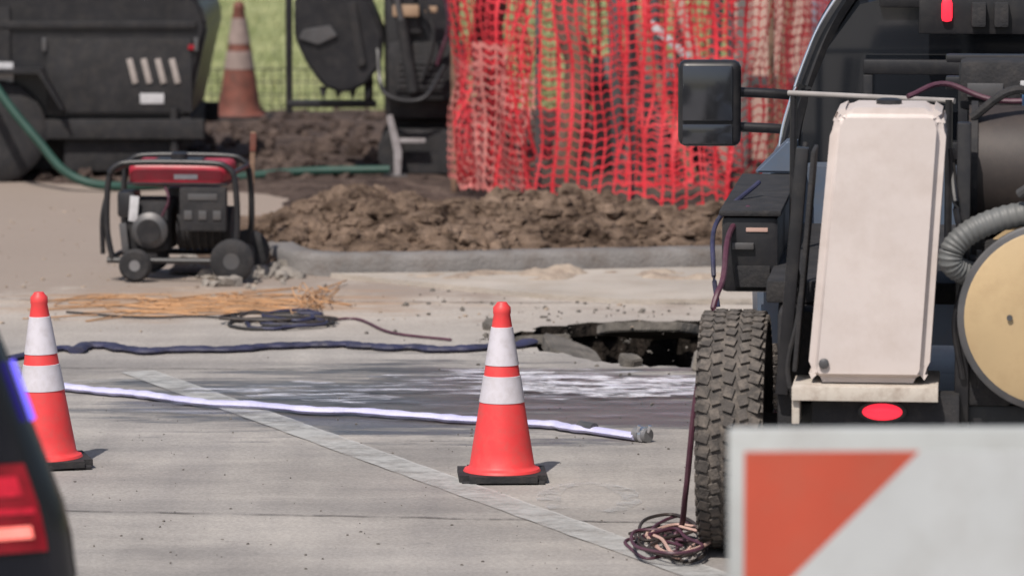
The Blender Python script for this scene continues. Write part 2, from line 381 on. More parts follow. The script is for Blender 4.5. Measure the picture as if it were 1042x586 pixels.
def heap(name,m,x0,x1,y0,y1,nx,ny,hf,parent=None):
    V=[(x0+(x1-x0)*i/nx,y0+(y1-y0)*j/ny,hf(x0+(x1-x0)*i/nx,y0+(y1-y0)*j/ny)) for j in range(ny+1) for i in range(nx+1)]
    F=[(j*(nx+1)+i,j*(nx+1)+i+1,(j+1)*(nx+1)+i+1,(j+1)*(nx+1)+i) for j in range(ny) for i in range(nx)]
    me=D.meshes.new(name); me.from_pydata(V,[],F); me.shade_smooth(); return link(name,me,m,parent)
def sm(a,b_,x):
    t=max(0,min(1,(x-a)/(b_-a))); return t*t*(3-2*t)
def soilh(x,y):
    n_=noise.fractal(Vector((x*1.5,y*1.5,0)),1,2,4)
    e=min(sm(27.1,27.6,y-.12*max(0,x)*1.1),sm(39.6,38.6,y),sm(-8,-7,x),sm(20,19,x))
    if x<-1.35: e=min(e,sm(31.6+(-x-1.35)*.55,32.3+(-x-1.35)*.55,y)+ (0 if x<-1.6 else sm(-1.6,-1.3,x)))
    return -.04+e*(.10+.05*n_)
heap('bare_soil',SOIL,-8,20,27,40,180,110,soilh)
def pileh(x,y):
    n_=noise.fractal(Vector((x*2.4,y*2.4,3)),1,2.1,6); n2=noise.noise(Vector((x*1.3,y*.8,9)))
    ex=sm(-1.75,-.95,x)*sm(4.2,2.6,x); cy=28.45+.08*x
    dy=abs(y-cy)/(1.2+.25*n2); prof=max(0,1-dy**1.7) if dy<1 else 0
    amp=.27-.10*sm(-.1,.6,x)+.09*n2
    return .02+ex*(prof*amp+.075*n_*(prof>0)*min(1,prof*3))
heap('dirt_pile',DIRT,-1.9,4.4,27.05,30.4,240,130,lambda x,y: pileh(x,y) if y>27.35+.12*x or x<-1.5 else -.05)
def sandh(x,y):
    n_=noise.fractal(Vector((x*3,y*2.5,7)),1,2.1,5)
    return -.005+.075*(n_+.45)*sm(1.9,.8,x)*sm(-.95,-.3,x)*sm(26.45,26.7,y)*sm(27.14+.1*x,26.9+.1*x,y)
heap('sand_spill',SAND,-.9,1.9,26.4,27.3,140,60,sandh)

tb_=bmesh.new(); bmesh.ops.create_icosphere(tb_,subdivisions=2,radius=1)
ICV=[v.co.copy() for v in tb_.verts]; ICF=[[v.index for v in f.verts] for f in tb_.faces]; tb_.free()
tb_=bmesh.new(); bmesh.ops.create_icosphere(tb_,subdivisions=1,radius=1)
ISV=[v.co.copy() for v in tb_.verts]; ISF=[[v.index for v in f.verts] for f in tb_.faces]; tb_.free()
def clods(name,m,n,fn,s0,s1,pw=3):
    V=[];F=[]
    for _ in range(n):
        p=Vector(fn()); s=s0+(s1-s0)*random.random()**pw
        A,Bf=(ICV,ICF) if s>.035 else (ISV,ISF)
        sx,sy,sz=random.uniform(.7,1.4),random.uniform(.7,1.3),random.uniform(.5,1)
        o=Vector((random.random()*50,0,0)); b0=len(V)
        for c in A:
            k=s*(1+.6*noise.noise(c*1.2+o)); V.append((c.x*sx*k+p.x,c.y*sy*k+p.y,c.z*sz*k+p.z))
        F+=[[b0+i for i in f] for f in Bf]
    me=D.meshes.new(name); me.from_pydata(V,[],F); return link(name,me,m)
def onpile():
    while True:
        x=random.uniform(-1.65,2.4); y=random.uniform(27.35,29.9)
        if y<27.42+.12*x: continue
        h=pileh(x,y)
        if h>.045: return (x,y,h+.008)
clods('dirt_clods',DIRT,2600,onpile,.010,.085,3.5)
def spill():
    x=random.gauss(-1.42,.16);y=random.gauss(27.1,.45);return (x,y,.015)
clods('rubble',RUBB,110,spill,.012,.075,3)
clods('gravel',SAND,420,lambda:(random.uniform(-4,2),random.uniform(24.4,31.3),.008),.004,.016)
clods('road_debris',ASPH,220,lambda:(random.gauss(.5,.7),random.gauss(23.6,.9) if random.random()<.5 else random.uniform(25,26.6),.008),.004,.018)
clods('grit',ASPH,260,lambda:(random.uniform(-2,1),random.uniform(16.5,22),.006),.002,.006)
def soilc():
    x=random.uniform(-4,0);y=random.uniform(32.5,38.5);return(x,y,soilh(x,y)+.01)
clods('soil_clods',SOIL,600,soilc,.02,.10)

V=[];F=[]
for _ in range(22000):
    y=39.0+random.random()**1.2*22; x=random.uniform(-.125,.06)*y
    h=random.uniform(.03,.12); a=random.random()*6.28; w=.010; dx,dy=math.cos(a)*w,math.sin(a)*w
    tx,ty=random.uniform(-.05,.05),random.uniform(-.05,.05); b0=len(V)
    V+=[(x-dx,y-dy,0),(x+dx,y+dy,0),(x+tx,y+ty,h)]; F.append((b0,b0+1,b0+2))
me=D.meshes.new('grass');me.from_pydata(V,[],F);link('grass',me,BLADE)

# ------------------------------------------------------------ traffic cones
def cone(loc,h=.71,rz=0,mo=ORG,mb=BAND,name='traffic_cone',tilt=0):
    e=empty(name,loc,rz); e.rotation_euler=(0,tilt,rz); k=h/.71
    bm=bmesh.new(); bmesh.ops.create_cube(bm,size=1); bmesh.ops.scale(bm,vec=(.35*k,.35*k,.026*k),verts=bm.verts)
    bmesh.ops.bevel(bm,geom=[e_ for e_ in bm.edges if abs(e_.verts[0].co.z-e_.verts[1].co.z)>.01],offset=.04*k,segments=4,affect='EDGES')
    o=fin('rubber_base',bm,BLKM,e); o.location=(0,0,.021*k)
    for sx in (-1,1):
        for sy in (-1,1): box('foot',e,BLKM,(sx*.13*k,sy*.13*k,.006*k),(.07*k,.07*k,.012*k),.003)
    R=lambda z:.132-(z-.045)*(.132-.027)/(.70-.045)
    pr=[(.155,.035),(.150,.045),(.137,.050)]+[(R(z),z) for z in (.06,.12,.2,.3,.4,.5,.6,.66)]+[(R(.665)+.003,.668),(R(.67)+.003,.69),(.024,.702),(.019,.71)]
    lathe('cone_body',e,mo,[(r*k,z*k) for r,z in pr],seg=48)
    for z0,z1 in ((.312,.418),(.460,.612)):
        lathe('reflective_band',e,mb,[((R(z0)+.0005)*k,z0*k),((R(z0)+.0025)*k,(z0+.001)*k),((R(z1)+.0025)*k,(z1-.001)*k),((R(z1)+.0005)*k,z1*k)],seg=48)
    return e
cone((-.04,19.43,.004),rz=.04)
cone((-1.90,19.80,.004),rz=.25,tilt=rad(-1.5))
cone((-2.10,37.8,.05),h=.92,mo=OLDORG,mb=OLDBAND,rz=.2)

# ------------------------------------------------------------ hoses on road
def Z(pts,z): return [(x,y,z) for x,y in pts]
def wob(pts,n=4,j=.02):
    P=catmull([(x,y,0) for x,y in pts],n); return [(p.x+random.uniform(-j,j)*.6,p.y+random.uniform(-j,j)) for p in P]
lh=empty('fire_hose')
wr=lambda i:1+.18*math.sin(i*.9)*math.sin(i*.37)
tube('flat_hose',lh,HOSE_L,Z(wob([(-2.6,22.5),(-2.01,22.1),(-1.63,21.82),(-1.17,21.5),(-.51,21.2),(0,20.97),(.33,20.72)],4,.035),.024),.038,12,.42,6,rf=wr)
tube('flat_hose_tail',lh,HOSE_L,Z([(.33,20.72),(.42,20.62),(.53,20.5)],.024),.038,12,.42,6)
cyl('coupling',lh,DSTEEL,(.29,20.76,.030),(.35,20.69,.030),.026)
cyl('coupling',lh,STEEL,(.52,20.51,.034),(.575,20.46,.034),.030)
lathe('coupling_ring',lh,CHR,[(.026,-.01),(.035,-.008),(.035,.008),(.026,.01)],(.555,20.478,.036),rot=(rad(90),0,rad(45)))
for dx in (-.02,.025): cyl('coupling_lug',lh,CHR,(.545+dx,20.46,.05),(.555+dx,20.45,.078),.008)
nh=empty('lay_flat_hose')
tube('flat_hose',nh,HOSE_N,Z(wob([(-2.12,23.55),(-2.0,23.75),(-1.76,23.5),(-1.29,23.62),(-.9,23.75),(-.58,23.65),(-.2,23.6),(.10,23.85)],4,.04),.020),.042,12,.40,6,rf=wr)
tube('flat_hose_loop',nh,HOSE_N,Z(wob([(-2.4,23.2),(-2.2,23.6),(-2.12,23.55)],3,.01),.020),.026,10,.5,6)
cb=empty('cable_pile')
for i in range(9):
    cx,cy=-1.20+random.uniform(-.14,.14),24.75+random.uniform(-.15,.15); pts=[]
    for k in range(10): a=k*.8+i; pts.append((cx+.17*math.cos(a)*random.uniform(.4,1.4),cy+.20*math.sin(a)*random.uniform(.4,1.3),.013+.003*i))
    tube('cable',cb,[BLKM,HOSE_N,DRUM][i%3],pts,.009,6)
tube('cable_lead',cb,HOSE_M,[(-1.0,24.7,.014),(-.8,24.9,.014),(-.6,24.3,.014),(-.3,24.0,.014)],.007,6)
tube('cable_lead',cb,BLKM,[(-1.3,24.8,.014),(-1.6,25.0,.014),(-1.9,24.95,.014),(-2.3,25.2,.014)],.006,6)
rp=empty('orange_cord_pile')
for i in range(17):
    cx=random.choice([-2.1,-1.75,-1.45,-1.1,-1.05,-1.0]);cy=25.7+random.uniform(-.45,.4); pts=[]; nearp=cx>-1.3
    for k in range(9): pts.append((cx+random.gauss(0,.19 if not nearp else .08),cy+random.gauss(0,.20),.010+.006*random.random()+(.06*random.random() if nearp else 0)))
    tube('cord',rp,ROPE,pts,.0034,5)
for y0 in (25.5,25.1,25.9):
    tube('cord_run',rp,ROPE,Z(wob([(-2.5,y0-.2),(-2.1,y0),(-1.7,y0-.1),(-1.3,y0+.15),(-1,y0)],3,.04),.012),.0042,6)

# ------------------------------------------------------------ generator
g=empty('portable_generator',(-1.83,26.95,.004),rad(-6))
for y in (-.25,.25):
    tube('frame_tube',g,BLK,[(-.33,y,.12),(-.36,y,.3),(-.35,y,.55),(-.31,y,.63),(-.2,y,.655),(.2,y,.655),(.31,y,.63),(.35,y,.55),(.36,y,.3),(.33,y,.12)],.017,10)
    tube('frame_base',g,BLK,[(-.36,y,.12),(.36,y,.12)],.017,8,smooth=False)
for x in (-.34,.34):
    for z in (.13,.60): cyl('cross_tube',g,BLK,(x,-.25,z),(x,.25,z),.015)
box('fuel_tank',g,REDP,(.02,0,.585),(.54,.40,.13),.045,seg=4)
box('tank_seam',g,BLK,(.02,0,.535),(.56,.42,.014),.004)
box('tank_top_recess',g,BLK,(.0,0,.652),(.26,.2,.012),.004)
lathe('fuel_cap',g,BLK,[(.045,0),(.045,.03),(.03,.036)],(0,0,.655))
box('tank_label',g,LABEL,(.07,-.2025,.575),(.13,.004,.026),.001)
box('control_panel',g,BLKM,(.17,-.22,.40),(.26,.06,.24),.015)
for i in range(3): box('outlet',g,DSTEEL,(.09+.08*i,-.253,.37),(.045,.008,.05),.004)
box('panel_label',g,DSTEEL,(.17,-.2525,.47),(.16,.005,.035),.001)
box('engine_block',g,BLKM,(-.15,-.02,.30),(.24,.34,.28),.03)
lathe('recoil_cover',g,DSTEEL,[(.10,0),(.10,.03),(.075,.05),(.02,.055)],(-.13,-.195,.28),rot=(rad(90),0,0))
lathe('recoil_grille',g,BLK,[(.065,0),(.065,.01)],(-.13,-.25,.28),rot=(rad(90),0,0))
box('air_filter',g,BLK,(-.26,-.12,.42),(.1,.2,.14),.02)
box('spec_plate',g,LABEL,(-.215,-.226,.40),(.05,.008,.14),.003,(0,rad(5),0))
box('spec_plate',g,DSTEEL,(-.27,-.22,.24),(.04,.02,.16),.003,(0,rad(-6),0))
cyl('alternator',g,BLKM,(.0,0,.28),(.30,0,.28),.12)
for i in range(6): lathe('cooling_fin',g,BLK,[(.128,0),(.128,.008)],(.04+.04*i,0,.28),axis='X')
box('muffler',g,DSTEEL,(.05,.2,.42),(.3,.1,.14),.03)
tube('fuel_line',g,HOSE_M,[(-.05,-.19,.53),(-.02,-.24,.45),(-.06,-.22,.36)],.008,6)
for y in (-.30,.30):
    lathe('wheel',g,BLKM,[(.05,-.035),(.10,-.035),(.12,-.02),(.12,.02),(.10,.035),(.05,.035)],(.335,y*.9,.124),rot=(rad(90),0,0))
    lathe('wheel_hub',g,DSTEEL,[(.045,-.037),(.045,.037)],(.335,y*.9,.124),rot=(rad(90),0,0))
    lathe('wheel',g,BLKM,[(.03,-.03),(.075,-.03),(.09,-.015),(.09,.015),(.075,.03),(.03,.03)],(-.20,y*.9,.094),rot=(rad(90),0,0))
    lathe('wheel_hub',g,STEEL,[(.03,-.032),(.03,.032)],(-.20,y*.9,.094),rot=(rad(90),0,0))
cyl('axle',g,DSTEEL,(.335,-.27,.124),(.335,.27,.124),.012)
tube('handle',g,BLK,[(-.36,-.2,.5),(-.39,-.22,.35),(-.39,-.22,.15)],.014,8)
st=empty('survey_stake',(-1.47,27.6,0)); box('stake',st,WOOD,(0,0,.38),(.03,.02,.76),.004,(0,rad(2),0)); box('stake_tip',st,OLDORG,(.012,-.002,.70),(.034,.026,.1),.002,(0,rad(2),0))

# ------------------------------------------------------------ equipment trailer (top left)
t=empty('equipment_trailer',(-3.02,33.0,0))
extr('tank_body',t,BLK,[(-3.2,.42),(.84,.42),(.92,.80),(.98,1.05),(.93,1.2),(.78,1.38),(.5,1.55),(-3.2,1.55)],0,1.7,.03)
box('side_panel',t,BLKM,(.38,-.012,.72),(.98,.02,.50),.008)
box('side_panel',t,BLKM,(-1.2,-.012,.85),(1.7,.02,.66),.008)
box('lid_rim',t,BLKM,(-1.15,-.015,1.06),(4.1,.03,.05),.01)
for i in range(4):
    box('reflector_strip',t,PREF,(.47+.095*i,-.027,.75),(.040,.012,.17),.004,(0,rad(-14),0))
box('data_label',t,LABEL,(.60,-.026,.565),(.16,.01,.07),.002)
box('warning_label',t,LABEL,(-.40,-.026,.72),(.14,.01,.18),.002)
for z in (.88,): box('marker_lamp',t,REDG,(.87,-.02,z+.03),(.05,.03,.035),.005)
for xx in (-.12,.90): box('panel_hinge',t,DSTEEL,(xx,-.03,.93),(.03,.02,.09),.004)
box('frame_rail',t,BLKM,(-1.1,-.02,.36),(4.1,.10,.13),.01); box('frame_rail',t,BLKM,(-1.1,1.6,.36),(4.1,.10,.13),.01)
box('rear_crossmember',t,BLKM,(.80,.8,.34),(.12,1.6,.2),.01)
box('tool_locker',t,BLKM,(.40,.25,.24),(.8,.5,.34),.02)
box('skirt',t,BLKM,(-1.3,.6,.22),(2.6,.9,.3),.02)
for x in (-.45,-1.3):
    for y in (.0,1.6):
        lathe('wheel',t,BLKM,[(.16,-.1),(.30,-.1),(.345,-.07),(.345,.07),(.30,.1),(.16,.1)],(x,y,.345),rot=(rad(90),0,0))
        lathe('rim',t,BLKM,[(.05,-.05),(.165,-.08),(.165,.08),(.05,.05)],(x,y,.345),rot=(rad(90),0,0))
extr('fender',t,BLK,[(-1.75,.5),(-1.6,.74),(-.15,.74),(0,.5),(.02,.5),(-.13,.77),(-1.62,.77),(-1.78,.5)],-.2,.2,.005)
cyl('jack_leg',t,BLKM,(.75,-.02,.02),(.75,-.02,.5),.03); box('jack_foot',t,BLKM,(.75,-.02,.03),(.15,.15,.02),.004)
tube('discharge_hose',t,HOSE_G,[(-.75,-.45,1.3),(-.4,-.6,.70),(-.1,-.7,.33),(.1,-.75,.12),(.38,-.75,.04),(.9,-.55,.05),(1.6,-.35,.10),(2.2,-.3,.11)],.030,10)

# ------------------------------------------------------------ mini excavator
x=empty('mini_excavator',(0,33.2,0))
B('guard_post',x,BLK,-1.53,-1.485,-.03,.03,.45,2.1,.008); B('guard_bracket',x,BLK,-1.53,-.92,-.035,.035,.49,.54,.01)
B('guard_brace',x,BLK,-1.0,-.94,-.03,.03,.5,1.6,.008)
extr('bucket',x,BLK,[(-1.46,1.24),(-1.36,1.36),(-1.2,1.40),(-.95,1.22),(-.86,1.0),(-.89,.78),(-.98,.66),(-1.12,.60),(-1.26,.64),(-1.38,.80),(-1.46,.98)],-.25,.30,.02)
extr('bucket_highlight',x,DSTEEL,[(-1.43,.97),(-1.40,1.03),(-1.22,1.06),(-1.17,.99),(-1.30,.93)],-.28,-.252,.004)  # lighter plate standing in for a grey highlight on the black bucket
extr('bucket_rib',x,BLKM,[(-1.1,1.2),(-1.05,1.22),(-.98,.80),(-1.03,.78)],-.28,-.252,.004)
for i in range(4): extr('bucket_tooth',x,BLKM,[(-1.30+.1*i,.64),(-1.24+.1*i,.64),(-1.27+.1*i,.55)],-.2,-.1,.004)
B('house',x,BLK,-.86,-.36,-.2,1.0,.42,1.28,.06); B('counterweight',x,BLKM,-.84,-.30,-.32,-.12,.55,.95,.06)
B('engine_grille',x,BLKM,-.78,-.44,-.335,-.315,.62,.86,.004)
for i in range(5): B('grille_bar',x,DSTEEL,-.76,-.46,-.345,-.337,.65+.04*i,.655+.04*i)
B('cab',x,GLASS,-.84,-.38,.1,.95,1.285,2.2,.06)
for cx_ in (-.84,-.38):
    for cy_ in (.1,.95): B('cab_pillar',x,BLK,cx_-.03,cx_+.03,cy_-.03,cy_+.03,1.28,2.24,.01)
B('cab_roof',x,BLK,-.9,-.32,.04,1.0,2.2,2.28,.03)
for y in (-.15,.75):
    extr('rubber_track',x,BLKM,[(-.90,.14),(-.83,.05),(-.3,.05),(-.2,.14),(-.2,.27),(-.3,.36),(-.83,.36),(-.90,.27)],y-.15,y+.15,.02)
B('undercarriage',x,BLKM,-.80,-.3,0,.6,.2,.44,.02)
extr('boom',x,BLK,[(-.75,1.0),(-.6,1.0),(-.72,1.6),(-1.0,2.1),(-1.15,2.05),(-.9,1.55)],-.3,-.22,.01)
extr('dipper_arm',x,BLK,[(-1.12,2.2),(-.98,2.15),(-1.08,1.2),(-1.2,1.2)],-.12,.06,.01)
cyl('hydraulic_ram',x,DSTEEL,(-.70,-.36,.9),(-.86,-.36,1.7),.022); cyl('hydraulic_barrel',x,BLKM,(-.66,-.36,.62),(-.74,-.36,1.1),.038)
tube('hydraulic_line',x,BLKM,[(-.6,-.36,.7),(-.52,-.42,1.0),(-.62,-.4,1.3),(-.8,-.38,1.5)],.014,8)
tube('hydraulic_line',x,HOSE_M,[(-.5,-.36,.8),(-.42,-.42,1.1),(-.5,-.4,1.4)],.014,8)
tube('hydraulic_line',x,BLK,[(-.9,-.3,.9),(-.85,-.45,.62),(-.6,-.45,.58),(-.45,-.4,.8)],.016,8)
extr('stabiliser_leg',x,GREYP,[(-.84,.46),(-.80,.47),(-.735,.22),(-.75,.0),(-.79,.0),(-.79,.22)],-.42,-.36,.005)
B('stabiliser_foot',x,DSTEEL,-.86,-.70,-.5,-.28,.04,.07,.006)
B('stabiliser_plate',x,GREYP,-.77,-.58,-.40,-.36,.28,.31,.006)
B('lamp',x,TANL,-.80,-.62,-.36,-.30,1.12,1.2,.015); B('lamp',x,TANL,-.58,-.50,-.38,-.30,1.15,1.19,.01)

# ------------------------------------------------------------ orange safety net enclosure
fe=empty('orange_safety_fence')
def netstrip(name,poly,z0,z1,seed,amp=.05,vs=.095,hs=.058,wv=.026,wh=.010,m=NETM):
    P=[Vector((a,b_,0)) for a,b_ in poly]; L_=[0]
    for a,b_ in zip(P,P[1:]): L_.append(L_[-1]+(b_-a).length)
    def pos(s,z,off=0):
        s=max(0,min(L_[-1]-1e-4,s)); i=0
        while i<len(L_)-2 and s>L_[i+1]: i+=1
        d=(P[i+1]-P[i]).normalized(); n_=Vector((d.y,-d.x,0)); p=P[i]+d*(s-L_[i])
        w=amp*(noise.noise(Vector((s*2.2,z*.9,seed)))*1.6+.45*math.sin(s*11+2*noise.noise(Vector((s,z*1.5,seed+4)))*3))
        sag=.09*noise.noise(Vector((s*1.2,seed,2)))*(.3+z-z0)/(z1-z0)*2
        sh=.07*noise.noise(Vector((s*3,z*2,seed+9)))
        q=p+n_*(w+off)+d*sh; q.z=z+sag+.04*noise.noise(Vector((s*4,z,seed+5))); return q
    V=[];F=[]; s=0.02
    while s<L_[-1]:
        w=wv*random.uniform(.5,1.25); prev=None; z=z0; ze=z1
        while z<=ze:
            k=1-.4*abs(math.sin((z-z0)/hs*math.pi)); b0=len(V)
            V+= [pos(s-w/2*k,z),pos(s+w/2*k,z)]
            if prev is not None: F.append((prev,prev+1,b0+1,b0))
            prev=b0; z+=hs/2
        s+=vs*random.uniform(.75,1.25)
    z=z0
    while z<=z1:
        prev=None; s=0
        ww=wh*(2.4 if z==z0 or z+hs>z1 else random.uniform(.8,1.3))
        while s<L_[-1]:
            dz=.010*math.sin(s/vs*math.pi*2); b0=len(V)
            V+=[pos(s,z+dz-ww/2,.003),pos(s,z+dz+ww/2,.003)]
            if prev is not None: F.append((prev,b0,b0+1,prev+1))
            prev=b0; s+=vs/4
        z+=hs*random.uniform(.92,1.08)
    me=D.meshes.new(name);me.from_pydata(V,[],F);link(name,me,m,fe)
netstrip('net_front',[(.16,29.7),(.7,29.35),(1.30,29.1),(1.55,29.5)],.12,1.62,1,.055)
netstrip('net_side',[(-.38,31.9),(-.1,30.8),(.16,29.7)],.14,1.75,2,.09,.07,.06)
netstrip('net_side_overlap',[(-.40,31.8),(-.2,30.9),(.0,30.1),(.10,29.9)],.14,.95,8,.10,.06,.055,.022,.012,NETP)
netstrip('net_right',[(1.55,29.5),(2.3,34.5)],.10,1.75,3,.05)
netstrip('net_back',[(-.38,31.9),(.6,35.2),(2.3,34.5)],.1,1.7,5,.07)
netstrip('net_inner_fold',[(.62,30.6),(1.0,30.3),(1.45,30.4)],.2,1.7,6,.08)
for i,(a,b_) in enumerate([(.16,29.75),(-.38,31.95),(1.30,29.16),(1.56,29.56),(2.3,34.5),(.62,35.2),(.72,29.42)]):
    B('fence_post',fe,WOOD if i%2 else DSTEEL,a-.018,a+.018,b_-.018,b_+.018,0,1.95,.003)

tr=empty('tree_trunk',(-.15,34.0,0))
tube('trunk',tr,BARK,[(0,0,-.05),(.02,0,.4),(-.02,0,.9),(.03,0,1.5),(.0,.1,2.4),(.1,.1,3.6)],.105,14,rf=lambda i:1.25-.012*i+.06*math.sin(i*1.7))
for i in range(6):
    a=i*1.1; tube('limb',tr,BARK,[(.02,.05,2+.25*i),(.4*math.cos(a),.4*math.sin(a),2.5+.3*i),(.9*math.cos(a),.9*math.sin(a),3.2+.3*i)],.04,8)
tr2=empty('tree_trunk',(.42,33.0,0))
tube('trunk',tr2,BARK,[(-.05,0,-.05),(-.03,0,.3),(.03,0,.7),(-.06,0,1.2),(-.15,.1,2.0),(-.2,.1,3.4)],.085,14,rf=lambda i:1.3-.012*i+.08*math.sin(i*1.3))
for i in range(5):
    a=i*1.4+.5; tube('limb',tr2,BARK,[(-.1,.05,1.9+.25*i),(.4*math.cos(a),.4*math.sin(a),2.4+.3*i),(.8*math.cos(a),.8*math.sin(a),3.1+.3*i)],.035,8)
def crown(parent,cx,cy,cz,R):
    V=[];F=[]
    cl=[(random.uniform(-1,1)*R,random.uniform(-1,1)*R,random.uniform(-.5,.6)*R) for _ in range(14)]
    for _ in range(3600):
        c=random.choice(cl); p=Vector((cx+c[0]+random.gauss(0,.22*R),cy+c[1]+random.gauss(0,.22*R),cz+c[2]+random.gauss(0,.2*R)))
        a=Vector((random.gauss(0,1),random.gauss(0,1),random.gauss(0,1))).normalized()*.05; b_=a.orthogonal().normalized()*.025
        b0=len(V); V+=[p-a,p+b_,p+a,p-b_]; F.append((b0,b0+1,b0+2,b0+3))
    me=D.meshes.new('leaves');me.from_pydata(V,[],F);link('leaves',me,LEAF,parent)
crown(tr,.1,.3,4.8,1.2); crown(tr2,-.1,.3,4.6,1.0)
pp=empty('stacked_pipes',(1.05,32.4,0))
for i,(a,b_) in enumerate([(-.2,.0),(-.05,.05),(.08,-.04),(.25,.02)]):
    cyl('pipe',pp,DSTEEL if i%2 else DRUM,(a,b_,0),(a+random.uniform(-.1,.1),b_+.1,1.6+.1*i),.04)
bs=empty('lumber_boards',(.9,32.0,0))
for i in range(6):
    box('board',bs,[WOOD,DSTEEL,WOOD,PEACH,KERB,WOOD][i],(-.5+.28*i,.2+.05*i,.62+.05*i),(.07,.03,1.35),.004,(rad(random.uniform(-6,6)),rad(random.uniform(-22,22)),random.uniform(-.4,.4)))
box('board',bs,LABEL,(.12,-.1,1.02),(.05,.03,.34),.004,(0,rad(-48),0))
tb=empty('trench_box',(1.1,33.6,0)); B('panel',tb,KERB,-.55,.5,0,.08,0,.80,.01); B('panel',tb,PEACH,.55,.95,.0,.06,.1,1.5,.01); B('rail',tb,DSTEEL,-.6,1.05,-.04,-.002,.60,.68,.005)
B('crossbar',tb,DSTEEL,-.4,-.34,-.04,.5,.2,1.5,.005); B('pump',tb,BLKM,-.25,.2,-.4,-.06,.02,.62,.05)
wf=empty('wire_garden_fence',(0,39.2,0))
for i in range(34): cyl('upright',wf,BLK,(-2.9+.07*i,.0,0),(-2.9+.07*i,.0,.37+.015*math.sin(i)),.004,seg=6)
for z in (.06,.16,.26,.36): cyl('wire',wf,BLK,(-2.9,-.012,z),(-.55,-.012,z),.004,seg=6)

bd=empty('site_building',(0,38.6,0))
B('wall',bd,WALLG,1.95,9,0,.2,0,3.2,.0); B('roof',bd,BLKM,1.8,9.2,-.2,4,3.2,3.35,.02); B('side_wall',bd,WALLG,1.95,2.15,.205,3.9,0,3.2)
B('pilaster',bd,PEACH,1.72,2.12,-.14,-.005,0,3.18,.01); B('window',bd,GLASS,3.2,4.4,-.03,-.004,1.1,2.2,.01)
B('window_frame',bd,LABEL,3.12,4.48,-.02,-.002,1.02,1.098,.005); B('window_frame',bd,LABEL,3.12,4.48,-.02,-.002,2.202,2.28,.005)
B('door',bd,NAVYP,5.2,6.1,-.03,-.004,.02,2.1,.01)
po=empty('glow_post',(2.06,35.2,0)); cyl('post',po,LAVP,(0,0,0),(0,0,2.4),.05); lathe('cap',po,LAVP,[(.055,0),(.055,.03),(.02,.05)],(0,0,2.4))  # glowing post put in for the bright blue light seen here

# ------------------------------------------------------------ service truck
T=empty('vacuum_service_truck',(.81,17.72,.004),rad(-5.7))
TM={}
def tire(parent,x_,y_,z_,R=.44,w=.225):
    lathe('tire',parent,RUB,[(R*.55,-w*.46),(R*.8,-w*.54),(R*.90,-w*.53),(R*.94,-w*.47),(R*.962,-w*.36),(R*.965,0),(R*.962,w*.36),(R*.94,w*.47),(R*.90,w*.53),(R*.8,w*.54),(R*.55,w*.46)],(x_,y_,z_),axis='X',seg=64)
    if 'm' not in TM:
        cv=[Vector(((i&1)-.5,((i>>1)&1)-.5,((i>>2)&1)-.5)) for i in range(8)]
        cf=[(0,2,3,1),(4,5,7,6),(0,1,5,4),(2,6,7,3),(0,4,6,2),(1,3,7,5)]
        V=[];F=[]; n=50
        def add(M):
            b0=len(V); V.extend([M@c for c in cv]); F.extend([tuple(b0+i for i in f) for f in cf])
        for i in range(n):
            for j,(o,ww) in enumerate(((-.40,.17),(-.22,.15),(0,.15),(.22,.15),(.40,.17))):
                a=2*math.pi*(i+(.5 if j%2 else 0))/n+random.uniform(-.006,.006)
                add(Matrix.Rotation(a,4,'X')@Matrix.Translation((o*w,0,R*(.970 if abs(o)<.3 else .957)))@Matrix.Rotation(.3*(1 if j%2 else -1),4,'Z')@Matrix.Diagonal((ww*w,2*math.pi*R/n*.68,R*.036,1)))
            for sgn in (-1,1):
                add(Matrix.Rotation(2*math.pi*i/n,4,'X')@Matrix.Translation((sgn*.515*w,0,R*.90))@Matrix.Diagonal((.05*w,2*math.pi*R/n*.5,R*.09,1)))
        me=D.meshes.new('tread');me.from_pydata(V,[],F);me.materials.append(RUB);TM['m']=me
    o=D.objects.new('tread',TM['m']);C.collection.objects.link(o);o.parent=parent;o.location=(x_,y_,z_)
    lathe('rim',parent,BLKM,[(.06,-w*.3),(R*.5,-w*.35),(R*.57,-w*.47),(R*.57,w*.47),(R*.5,w*.35),(.06,w*.3)],(x_,y_,z_),axis='X')
for a,b_ in ((0,0),(1.75,0),(.05,3.75),(1.72,3.75)): tire(T,a,b_,.44)
B('frame_rail',T,BLKM,.42,.52,-.45,5.2,.52,.61,.01); B('frame_rail',T,BLKM,1.25,1.35,-.45,5.2,.52,.68,.01)
cyl('rear_axle',T,BLKM,(.05,0,.44),(1.7,0,.44),.06)
B('deck',T,BLKM,.12,1.66,-.17,2.0,.92,1.0,.01)
B('mud_flap',T,BLKM,.16,.20,-.1,.5,.3,.91,.01)
B('inner_frame',T,BLKM,.17,.30,-.36,1.5,.35,.915,.02)
B('fender_box',T,BLK,-.07,.14,.35,1.9,.90,1.18,.02); B('fender_box_lid',T,BLKM,-.08,.15,.33,1.92,1.183,1.205,.008)
B('box_latch',T,DSTEEL,-.03,.05,.33,.348,1.06,1.085,.004); B('fender_box_plate',T,BLKM,-.02,.11,.333,.347,.92,1.0,.004)
B('box_trim',T,RAILG,-.075,-.06,.34,1.9,.93,.95,.003)
B('box_decal',T,PEACH,.02,.10,.3455,.3485,1.125,1.140,.0005)
extr('fender_step',T,NAVYP,[(-.03,1.21),(.10,1.34),(.14,1.34),(.14,1.21)],1.9,2.09,.008)
B('rear_panel',T,BLK,.24,1.7,-.46,-.40,.34,.60,.015)
prof=[(.305,.69),(.69,.69),(.712,.73),(.765,1.59),(.75,1.635),(.72,1.655),(.415,1.655),(.382,1.64),(.362,1.59),(.288,.73)]
extr('white_tank',T,TANKW,prof,-.62,-.20,.034)
